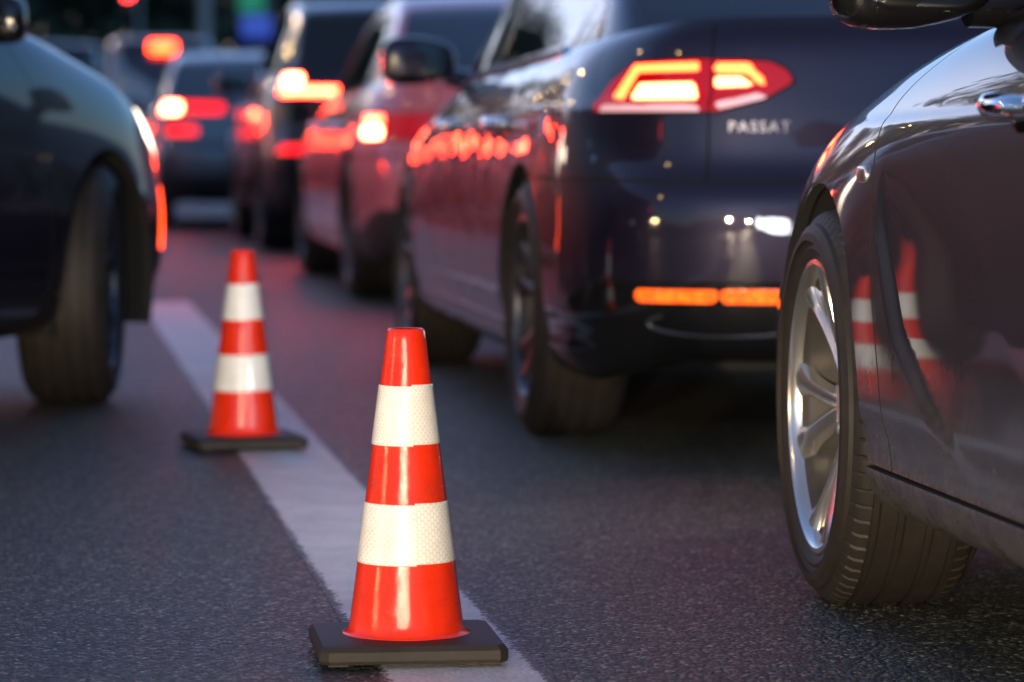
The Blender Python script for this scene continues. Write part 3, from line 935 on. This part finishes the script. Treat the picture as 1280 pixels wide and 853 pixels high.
for s, x in ((-1, -7.2), (1, 7.4)):
    k = MB().box((x + s * .075, 100, .05), (.15, 320, .14), bev=.02).build('kerb', M['kerb']); k['kind'] = 'structure'
    p = MB().box((x + s * 1.15, 100, .04), (2.0, 320, .13)).build('pavement', M['kerb'], smooth=False); p['kind'] = 'structure'

# ------------------------------------------------------------------ cones
def make_cone(label, loc, rz):
    root = empty('traffic_cone', loc, rz)
    tag(root, label, 'traffic cone', 'traffic cones along the white line')
    H0, H1, r0, r1 = 0.031, 0.4845, 0.0865, 0.0278
    rad = lambda z: r0 + (r1 - r0) * (z - H0) / (H1 - H0)
    prof = [(r0 + .010, H0 - .002), (r0 + .009, H0 + .002), (r0 + .002, H0 + .005), (r0 - .0005, H0 + .011)]
    for z in np.linspace(H0 + .02, H1 - .004, 40): prof.append((rad(z), z))
    prof += [(r1 - .0008, H1 - .0015), (r1 - .003, H1), (r1 - .0055, H1 - .001), (r1 - .006, H1 - .03)]
    MB().lathe(prof, 96).build('cone_body', M['cone'], root, auto=50)
    for z0, z1 in ((.1405, .2295), (.315, .403)):
        n = 96; V = []; F = []; uv = []
        zs = [z0, z0 + .0006] + list(np.linspace(z0 + .004, z1 - .004, 6)) + [z1 - .0006, z1]
        of = [0.0002, .0011] + [.0012] * 6 + [.0011, .0002]
        for k in range(n + 1):
            t = k / n; a = -PI / 2 + .12 + 2 * PI * t
            for z, o in zip(zs, of):
                # the tape's overlapping end runs slightly low, as a stuck-on band does
                dz = -0.0022 * t; r = rad(z + dz) + o + 0.0009 * t
                V.append((r * math.cos(a), r * math.sin(a), z + dz)); uv.append((t * 2 * PI * .066, z))
        m = len(zs)
        for k in range(n):
            for j in range(m - 1): F.append((k * m + j, (k + 1) * m + j, (k + 1) * m + j + 1, k * m + j + 1))
        mesh_obj('reflective_band', V, F, M['band'], root, True, uv)
    # square rubber foot with chamfered corners and bevelled rim
    b = MB(); s, ch = .138, .013
    def ring(h, z, c):
        return [(h, -h + c, z), (h, h - c, z), (h - c, h, z), (-h + c, h, z), (-h, h - c, z), (-h, -h + c, z), (-h + c, -h, z), (h - c, -h, z)]
    R = [ring(s - .010, .003, ch * .8), ring(s - .002, .004, ch), ring(s, .009, ch), ring(s, .022, ch), ring(s - .006, .0295, ch * .9), ring(s - .02, .0315, ch * .8), ring(.085, .0325, .05)]
    V = sum(R, []); F = []
    for i in range(len(R) - 1):
        for j in range(8): F.append((i * 8 + j, i * 8 + (j + 1) % 8, (i + 1) * 8 + (j + 1) % 8, (i + 1) * 8 + j))
    F.append(tuple(range((len(R) - 1) * 8, len(R) * 8))); F.append(tuple(range(8))[::-1])
    b.add(V, F)
    for sx in (-1, 1):
        for sy in (-1, 1): b.box((sx * (s - .028), sy * (s - .028), .0022), (.03, .03, .0044))
    b.build('cone_base', M['cone_base'], root, auto=20)
    return root
make_cone('sharp orange and white cone on the white line, nearest the camera', (0.553, 5.115, 0.004), math.radians(-1))
make_cone('blurred orange and white cone farther back beside the dark car on the left', (0.522, 8.56, 0.004), math.radians(7))

# ------------------------------------------------------------------ cars
QUEUE = 'cars queueing in the traffic jam'
def side_crease(Y, Z):
    zc = .785 + .02 * np.clip(-Y, 0, 4) / 1.2
    return .006 * sstep(0, .014, Z - zc) * sstep(.1, -.5, Y) + .007 * (1 - sstep(.31, .355, Z)) * sstep(.25, .28, Z)
def door_scoop(Y, Z):
    ye = np.interp(Z, [.30, .394, .475, .631, .688, .74], [-.98, -.74, -.59, -.458, -.455, -.47])
    d = ye - Y
    return (.010 * sstep(0, .022, d) - .010 * np.clip(d - .03, 0, .6) / .6) * sstep(.27, .42, Z) * (1 - sstep(.58, .745, Z)) + side_crease(Y, Z)
carA = make_car('sedan', 'grey metallic sedan at right edge with silver alloy wheel and chrome door handle', QUEUE, (2.177, 5.63), 0,
    T(SEDAN, paint='grey', w=.905, res=.011, style='twist', rimmat='alloy', wheel_detail=True, spin=0.0, gap=.0038, R=.328, rim=.242, steer=math.radians(-2), trimmat='gloss_black', mirrormat='gloss_black', mirror_z=1.0, mirror_y=-.80, hand=(-1.235, -2.35), hand_z=.812,
      Z=[(.95, .665), (.6, .72), (.3, .77), (0, .825), (-.35, .885), (-.7, .925), (-1.2, .955), (-2.0, .965), (-2.8, .975), (-3.3, 1.0), (-3.7, 1.03), (-3.95, 1.055)],
      doorline=[(.2, -.535), (.30, -.52), (.435, -.495), (.617, -.418), (.735, -.412), (.83, -.41), (.87, -.55), (.95, -.82)], sculpt=door_scoop,
      nose_polys=[('headlight', [(.50, .47), (.54, .60), (.85, .655), (1.12, .70), (1.16, .68), (1.0, .58), (.8, .48)], 'headlamp')],
      tail_polys=[('tail_light', [(.5, .80), (.5, .92), (1.0, .95), (1.05, .84)], 'red_lens')],
      grille=[(-.2, .46), (-.2, .62), (.36, .62), (.42, .46)], grille_bars=[.5, .55, .59]))

BOOT_LAMP_BARS = [
    ('light_bar', [(.957, .858), (.915, .852), (.866, .916), (.655, .918), (.655, .938), (.885, .934)], 'brake', .005),
    ('light_bar', [(.885, .852), (.852, .890), (.668, .892), (.654, .853)], 'brake_core', .005),
    ('light_bar', [(.616, .913), (.616, .936), (.525, .936), (.472, .890), (.490, .885), (.533, .912)], 'brake', .005),
    ('light_bar', [(.614, .904), (.545, .904), (.512, .884), (.612, .880)], 'brake_core', .005),
    ('reversing_lamp', [(1.01, .825), (.99, .842), (.652, .842), (.640, .825)], 'white_lens', .004),
    ('reversing_lamp', [(.605, .827), (.605, .846), (.50, .868), (.47, .856)], 'white_lens', .004)]
carB = make_car('sedan', 'dark navy sedan with lit brake lights directly in front of the grey car', QUEUE, (2.150, 11.66), 0,
    T(SEDAN, paint='navy', res=.011, spin=.2, sculpt=side_crease, valancemat='gloss_black',
      tail_polys=[('tail_light', [(.405, .893), (.43, .925), (.47, .942), (.664, .949), (.886, .943), (.98, .90), (1.045, .838), (1.03, .822), (.60, .822), (.48, .852)], 'red_lens_lit')],
      tail_bars=BOOT_LAMP_BARS,
      nose_polys=[('headlight', [(.55, .56), (.58, .64), (.9, .66), (1.15, .69), (1.1, .62), (.8, .56)], 'clear_lens')],
      grille=[(-.2, .46), (-.2, .62), (.46, .62), (.46, .46)], grille_bars=[.5, .55, .59]))

TAILBOX = lambda z0, z1, u0, u1: [(u0, z0), (u0, z1), (u1, z1 + .02), (u1 + .03, z0 + .02)]
carC = make_car('hatchback', 'pale car with red glow put in its paint and lit tail lights in front of the navy sedan', QUEUE, (2.37, 19.0), 0,
    T(SEDAN, paint='red_lit_white', res=.03, mirror=False, tail_polys=[('tail_light', [(.55, .74), (.55, .86), (1.2, .86), (1.26, .74)], 'red_lens_lit')], lamp_split=.62,
      tail_bars=[('light_bar', [(.98, .75), (.98, .80), (1.2, .80), (1.22, .75)], 'brake_far_core', .005), ('light_bar', [(.98, .815), (.98, .845), (1.18, .845), (1.18, .815)], 'brake_far', .005)],  # bars set low on the flank to paint a reflected brake light
      nose_polys=[('headlight', [(.55, .56), (.58, .64), (.9, .66), (1.15, .69), (1.1, .62), (.8, .56)], 'clear_lens')]))
carD = make_car('suv', 'tall dark grey suv with bright brake lights ahead of the red-tinted pale car', QUEUE, (2.40, 25.4), 0,
    T(SUV, paint='charcoal', res=.03, tail_polys=[('tail_light', [(.38, 1.0), (.38, 1.06), (.7, 1.07), (.72, 1.17), (1.0, 1.17), (1.02, 1.02), (.9, 1.0)], 'red_lens_lit')], lamp_split=.6,
      tail_bars=[('light_bar', [(.40, 1.01), (.40, 1.05), (.98, 1.055), (.98, 1.01)], 'brake_far', .006), ('light_bar', [(.74, 1.065), (.74, 1.13), (.96, 1.13), (.96, 1.065)], 'brake_far_core', .006)]))
carE = make_car('sedan', 'silver car with one bright brake light beyond the dark suv', QUEUE, (1.84, 31.4), 0,
    T(SEDAN, paint='silver', res=.035, tail_polys=[('tail_light', [(.30, .92), (.30, 1.0), (.98, 1.02), (1.0, .93), (.9, .91)], 'tail_dim')], lamp_split=.62,
      tail_bars=[('light_bar', [(.68, .925), (.68, 1.0), (.96, 1.0), (.96, .925)], 'brake_far_core', .006)]))
carF = make_car('van', 'white van with glowing high brake light above the silver car', QUEUE, (1.85, 52.0), 0,
    T(VAN, paint='white_van', res=.045, tail_polys=[('tail_light', [(.74, .9), (.74, 1.2), (.93, 1.2), (.93, .9)], 'tail_dim')]))
MB().box((0, -4.00 + .06, 1.93), (.34, .06, .13), bev=.02).build('brake_light', M['brake'], carF['root'])
carG = make_car('suv', 'dark blue black car on the left with its front wheel turned beside the cone', QUEUE, (-.60, 10.40), math.radians(-23),
    T(SUV, paint='black_blue', res=.02, FO=.93, steer=math.radians(16), R=.345, arch=.385, spin=.5,
      Z=[(.95, .80), (.7, .85), (.4, .90), (0, .965), (-.5, 1.06), (-1.2, 1.08), (-2.4, 1.11), (-3.2, 1.13), (-3.6, 1.14)], mirror_y=-.95, mirror_z=1.07, mirror_s=.85, mirrormat='gloss_black', tail_polys=[('tail_light', [(.5, .95), (.5, 1.08), (1.0, 1.1), (1.05, .97)], 'tail')],
      nose_polys=[('headlight', [(.62, .64), (.66, .74), (1.05, .835), (1.2, .855), (1.15, .76), (.9, .66)], 'headlamp_soft'), ('side_marker', [(.92, .42), (.90, .60), (1.03, .62), (1.06, .42)], 'marker')]))
carH = make_car('van', 'small pale van far off behind the left car bonnet', QUEUE, (.35, 55.0), 0, T(VAN, paint='silver', res=.05, tail_polys=[('tail_light', [(.74, .9), (.74, 1.2), (.93, 1.2), (.93, .9)], 'tail')]))

def copy_tree(o, parent=None):
    c = o.copy(); COL.objects.link(c)
    if parent: c.parent = parent
    for ch in list(o.children): copy_tree(ch, c)
    return c
def copy_car(src, loc, rz, label):
    c = copy_tree(src['root']); c.location = (loc[0], loc[1], 0); c.rotation_euler = (0, 0, rz); c['label'] = label
    return c
# traffic of the left lane: seen only as reflections in the other cars' sides
copy_car(carD, (-2.1, 21.5), 0, 'dark suv braking in the left lane, hidden behind the left car')
copy_car(carE, (-2.3, 29.0), 0, 'silver car braking in the left lane, hidden behind the left car')
copy_car(carD, (-2.0, 37.0), 0, 'second dark suv braking in the left lane, hidden behind the left car')

copy_car(carE, (-2.2, 46.0), 0, 'second silver car braking in the left lane, hidden behind the left car')
copy_car(carD, (-2.1, 54.0), 0, 'third dark suv braking in the left lane, hidden behind the left car')
copy_car(carD, (-5.4, 24.0), 0, 'dark suv braking in the far left lane, hidden behind the left car')
copy_car(carE, (-5.5, 34.0), 0, 'silver car braking in the far left lane, hidden behind the left car')
for i, y in enumerate((62, 70.5)): copy_car(carE if i else carD, (-2.2, y), 0, ('silver car', 'dark suv')[1 - i] + ' far ahead in the left lane, hidden behind the left car')
for i, y in enumerate((44, 53, 62)): copy_car(carD if i % 2 else carE, (-5.4, y), 0, ('dark suv', 'silver car', 'other dark suv')[i] + ' far ahead in the far left lane, hidden behind the left car')
# lettering on the navy car's boot lid
def lettering(text, size, loc, rot, mat, parent, depth=.002, name='lettering'):
    cu = bpy.data.curves.new(name, 'FONT'); cu.body = text; cu.size = size; cu.extrude = depth; cu.align_x = 'CENTER'; cu.space_character = 1.25
    o = bpy.data.objects.new(name, cu); COL.objects.link(o)
    bpy.context.view_layer.update()
    me = bpy.data.meshes.new_from_object(o.evaluated_get(bpy.context.evaluated_depsgraph_get()))
    bpy.data.objects.remove(o)
    me.materials.clear(); me.materials.append(mat)
    t = bpy.data.objects.new(name, me); COL.objects.link(t); t.parent = parent; t.location = loc; t.rotation_euler = rot
    return t
bV = carB['belt'].V
def rear_y(info, x, z):
    V = info['belt'].V; k = np.argmin(np.hypot(V[:, 0] - abs(x), V[:, 2] - z) + 9 * (V[:, 1] > info['yt'] + .5)); return V[k, 1]
badge = lettering('PASSAT', .035, (0, 0, 0), (0, 0, 0), M['badge'], carB['lid'])
gx = np.linspace(.36, .60, 13); gy = [np.polyfit(gx, [rear_y(carB, q, zz) for q in gx], 2) for zz in (.78, .81)]
for v in badge.data.vertices:
    x, z, d = -.483 + v.co.x, .778 + v.co.y, v.co.z
    f = (z - .78) / .03
    v.co = (x, np.polyval(gy[0], -x) * (1 - f) + np.polyval(gy[1], -x) * f - .003 - d, z)

# amber reflector strip, emission standing in for returned headlight, and chrome trim below it
def belt_patch(info, poly, off, name, mat, parent, depth=.006, side=None):
    s = info['belt'].cut(lambda v: np.where(v[:, 1] < -1.5, poly_sdf(poly, info['L'] - v[:, 3], v[:, 2]), 1.0))[0].offset(off)
    return [x.solid(depth, name, mat, parent) for x in (s, s.mirrored())]
belt_patch(carB, [(.33, .384), (.33, .416), (.584, .416), (.584, .384)], .004, 'glowing_reflector', M['reflector'], carB['rb'])
belt_patch(carB, [(.592, .385), (.592, .415), (.795, .415), (.815, .399), (.795, .385)], .004, 'glowing_reflector', M['reflector'], carB['rb'])
for sgn in (1, -1):
    pts = [(sgn * x, rear_y(carB, abs(x), z) - .004, z) for x, z in ((.70, .352), (.74, .335), (.69, .312), (.60, .306), (.46, .306), (.41, .318), (.42, .348))]
    MB().tube(bspline(pts, 40), .0045, 8).build('exhaust_trim', M['dark_alloy'], carB['root'])

belt_patch(carE, [(.52, .75), (.52, .82), (.86, .82), (.86, .75)], .004, 'glowing_reflector', M['tail_dim'], carE['root'])  # red reflector under the tail lamp, given its own glow
belt_patch(carD, [(.30, .64), (.30, .69), (.9, .69), (.9, .64)], .004, 'glowing_reflector', M['tail_dim'], carD['root'])  # the suv's low red reflector, also made to glow by itself
# fender badge on the grey car
V = carA['belt'].V; k = np.argmin(np.hypot(V[:, 1] + .345, V[:, 2] - .712) + (V[:, 0] < .5))
MB().superell((-V[k, 0] - .001, -.345, .712), (.012, .060, .028), .5, .7, 24, 10).build('side_repeater', M['alloy'], carA['root'], auto=60)

# ------------------------------------------------------------------ roadside
def street_lamp(loc, rz, first=[None]):
    if first[0] is None:
        r = empty('street_lamp', loc, rz); tag(r, 'slim street lamp with a warm lit head beside the road', 'street lamp', 'street lamps along the verge')
        MB().tube([(0, 0, 0), (0, 0, 1.0), (0, 0, 6.6)], [.09, .075, .045], 12).tube([(0, 0, 6.5), (.3, 0, 6.85), (1.2, 0, 6.95)], [.04, .035, .03], 8).build('lamp_post', M['galv'], r)
        h = MB().box((1.45, 0, 6.96), (.62, .26, .10), bev=.03).build('lamp_head', M['galv'], r)
        MB().box((1.47, 0, 6.90), (.44, .20, .04), bev=.015).build('lamp_glass', M['street_glow'], h)
        first[0] = r; return r
    c = copy_tree(first[0]); c.location = loc; c.rotation_euler = (0, 0, rz); return c
for i, y in enumerate((3, 16, 30, 45, 62, 80)): street_lamp((-10.5 - (i % 2) * .4, y, 0), 0)
for i, (x, y) in enumerate(((-22, 8), (-26, 14), (-24, 22), (-30, 30), (-27, 40))): street_lamp((x, y, 0), .6 * i)

def foliage(h, rx, n, seed):
    r = np.random.default_rng(seed); V = []; F = []
    cl = [(r.normal(0, rx * .42), r.normal(0, rx * .42), h * r.uniform(.38, .97), r.uniform(.18, .34) * rx * 1.5) for _ in range(26)]
    for i in range(n):
        cx, cy, cz, cr = cl[r.integers(len(cl))]
        d = r.normal(size=3); d /= np.linalg.norm(d); q = d * cr * r.uniform(.55, 1.05)
        p = np.array([cx, cy, cz]) + q
        a = r.normal(size=3); a /= np.linalg.norm(a); b = np.cross(a, r.normal(size=3)); b /= np.linalg.norm(b)
        s = r.uniform(.10, .24); k = len(V)
        V += [p + a * s, p + b * s * .6, p - a * s, p - b * s * .6]; F.append((k, k + 1, k + 2, k + 3))
    return V, F
protos = []
for i in range(3):
    h = (11, 13, 9)[i]; rx = (3.6, 4.2, 3.2)[i]
    V, F = foliage(h, rx, 5200, 40 + i)
    protos.append((V, F, h))
tree_src = []
def tree(loc, kind, rz, s):
    if len(tree_src) <= kind or tree_src[kind] is None:
        while len(tree_src) <= kind: tree_src.append(None)
        r = empty('tree', loc, rz)
        V, F, h = protos[kind]
        tag(r, 'dark leafy tree standing beyond the traffic', 'tree', 'dark trees beyond the traffic')
        mesh_obj('crown', V, F, M['leaf'], r, False)
        mb = MB().tube([(0, 0, -.1), (.05, 0, h * .25), (-.05, .1, h * .5), (0, 0, h * .8)], [.26, .2, .14, .05], 10)
        for k in range(6):
            a = k * 1.05; z = h * (.3 + .07 * k)
            mb.tube([(0, 0, z), (math.cos(a) * .9, math.sin(a) * .9, z + .9), (math.cos(a) * 1.9, math.sin(a) * 1.9, z + 1.9)], [.09, .06, .025], 6)
        mb.build('trunk', M['trunk'], r)
        tree_src[kind] = r
    else: r = copy_tree(tree_src[kind])
    r.location = loc; r.rotation_euler = (0, 0, rz); r.scale = (s, s, s); return r
k = 0
for x, y in [(0, 129), (4, 131), (8, 128), (-5, 130), (12, 130), (-1.5, 138), (6, 139), (-7, 118), (-2, 112), (2.5, 121), (6, 114), (10.5, 119), (15, 112), (20, 120), (-13, 112)] + [(-58 - 4 * (i % 2), -12 + 9 * i) for i in range(15)] + [(-13 - (i % 2), 60 + 9 * i) for i in range(5)]:
    tree((x, y, 0), k % 3, k * 1.7, .95 + .2 * ((k * 37) % 10) / 10); k += 1

def hedge(name, label, c, d, seed):
    r = np.random.default_rng(seed); V = []; F = []
    n = int(min(15000, d[0] * d[1] * 60 + 2500))
    for i in range(n):
        p = np.array([r.uniform(-d[0] / 2, d[0] / 2), r.uniform(-d[1] / 2, d[1] / 2), d[2] * (1 - r.uniform() ** 1.3) * r.uniform(.85, 1.05)])
        a = r.normal(size=3); a /= np.linalg.norm(a); b = np.cross(a, r.normal(size=3)); b /= np.linalg.norm(b); s = r.uniform(.12, .25) * d[2] / 4.2; k = len(V)
        V += [p + a * s, p + b * s * .7, p - a * s, p - b * s * .7]; F.append((k, k + 1, k + 2, k + 3))
    o = mesh_obj(name, V, F, M['leaf'], None, False); o.location = (*c, 0); tag(o, label, 'hedge'); return o
hedge('hedge', 'dark hedge running below the trees at the far end of the road', (4, 108), (44, 2.4, 4.2), 3)
hedge('hedge', 'taller dark thicket closing the view behind the far trees', (4, 142), (90, 5, 9.5), 5)

# pole, signal, lit sign
p = empty('lamp_column', (4.25, 84, 0)); tag(p, 'grey vertical pole in front of the dark trees', 'pole')
MB().tube([(0, 0, 0), (0, 0, 9)], [.16, .10], 14).build('post', M['galv'], p)
MB().box((0, 0, .2), (.5, .5, .4), bev=.04).build('pole_base', M['kerb'], p)
s = empty('illuminated_sign', (4.55, 70, 0)); tag(s, 'glowing green and blue sign board beside the pole', 'sign')
MB().tube([(0, .1, 0), (0, .1, 2.6)], .07, 10).build('post', M['galv'], s)
MB().box((0, .1, 3.15), (.78, .16, 1.5), bev=.03).build('sign_case', M['gloss_black'], s)
MB().box((-.08, 0, 3.42), (.50, .05, .55), bev=.02).build('sign_panel', M['sign_green'], s)
MB().box((.02, 0, 2.86), (.62, .05, .48), bev=.02).build('sign_panel', M['sign_blue'], s)
t = empty('traffic_signal', (2.75, 96, 0)); tag(t, 'traffic signal with a lit red lamp against the trees', 'traffic light')
MB().tube([(.3, .1, 0), (.3, .1, 4.9)], .06, 10).build('post', M['galv'], t)
MB().box((0, 0, 4.2), (.34, .24, 1.0), bev=.05).tube([(0, .1, 4.3), (.3, .1, 4.3)], .03, 8).build('signal_head', M['gloss_black'], t)
MB().superell((0, -.12, 4.5), (.2, .06, .2), .8, 1, 20, 10).build('signal_lamp', M['signal_red'], t)

# ------------------------------------------------------------------ light
SUN_EL, SUN_AZ = math.radians(9.0), math.radians(-14)      # dusk glow low over the trees ahead, left of the road
W = bpy.data.worlds.new('World'); SC.world = W; W.use_nodes = True
nt = W.node_tree; bg = nt.nodes['Background']
sky = nt.nodes.new('ShaderNodeTexSky'); sky.sky_type = 'NISHITA'; sky.sun_disc = False
sky.sun_elevation = SUN_EL; sky.sun_rotation = SUN_AZ; sky.air_density = 1.0; sky.dust_density = 0.5; sky.ozone_density = 8.0
nt.links.new(mixcol(nt, 1.0, mixcol(nt, 1.0, sky.outputs[0], (1.48, 1.0, 0.84), 'MULTIPLY'), (0.34, 0.33, 0.30), 'ADD'), bg.inputs[0]); bg.inputs[1].default_value = 0.15
sd = bpy.data.lights.new('sun', 'SUN'); sd.energy = 0.12; sd.angle = math.radians(4); sd.color = (1, .72, .5)
so = bpy.data.objects.new('sun', sd); COL.objects.link(so)
dirv = Vector((math.sin(SUN_AZ) * math.cos(SUN_EL), math.cos(SUN_AZ) * math.cos(SUN_EL), math.sin(SUN_EL)))
so.rotation_euler = dirv.to_track_quat('Z', 'Y').to_euler()

def headlight(x, y, z, power, aim=(0, 1, -.02), col=(1, .78, .52), r=.05, size=70):
    d = bpy.data.lights.new('headlight_beam', 'SPOT'); d.energy = power; d.spot_size = math.radians(size); d.spot_blend = .6; d.shadow_soft_size = r; d.color = col
    o = bpy.data.objects.new('headlight_beam', d); COL.objects.link(o); o.location = (x, y, z)
    o.rotation_euler = Vector(aim).to_track_quat('-Z', 'Y').to_euler(); return o
# the car waiting behind the photographer, headlights on
copy_car(carD, (-1.9, -5.2), 0, 'dark suv with its headlights on, waiting behind the photographer')
sheet('added_side_road', -40, -7.3, -1.6, 4.4, .112, M['asphalt'])  # unseen strip added to carry the car that lights from the left
copy_car(carE, (-14.5, 1.3), -PI / 2, 'unseen silver car with its headlights on, added for warm light from the left')['group'] = QUEUE
for y in (.7, 1.9): headlight(-13.5, y, .66 + .11, 420, (1, .22, -.015), (1, .70, .36), .06)  # added warm beams from the left, for glints on cones and rim
for x in (-2.55, -1.25): headlight(x, -4.2, .72, 1500)

vs = SC.view_settings
vs.view_transform = 'Standard'; vs.look = 'None'; vs.exposure = 0.78; vs.gamma = 1; vs.use_curve_mapping = False
SC.render.engine = 'CYCLES'
SC.cycles.use_denoising = True
SC.cycles.use_adaptive_sampling = False
SC.cycles.max_bounces = 6; SC.cycles.glossy_bounces = 4; SC.cycles.diffuse_bounces = 3
SC.cycles.sample_clamp_indirect = 12; SC.cycles.sample_clamp_direct = 0
SC.cycles.blur_glossy = 0.3; SC.cycles.caustics_reflective = True
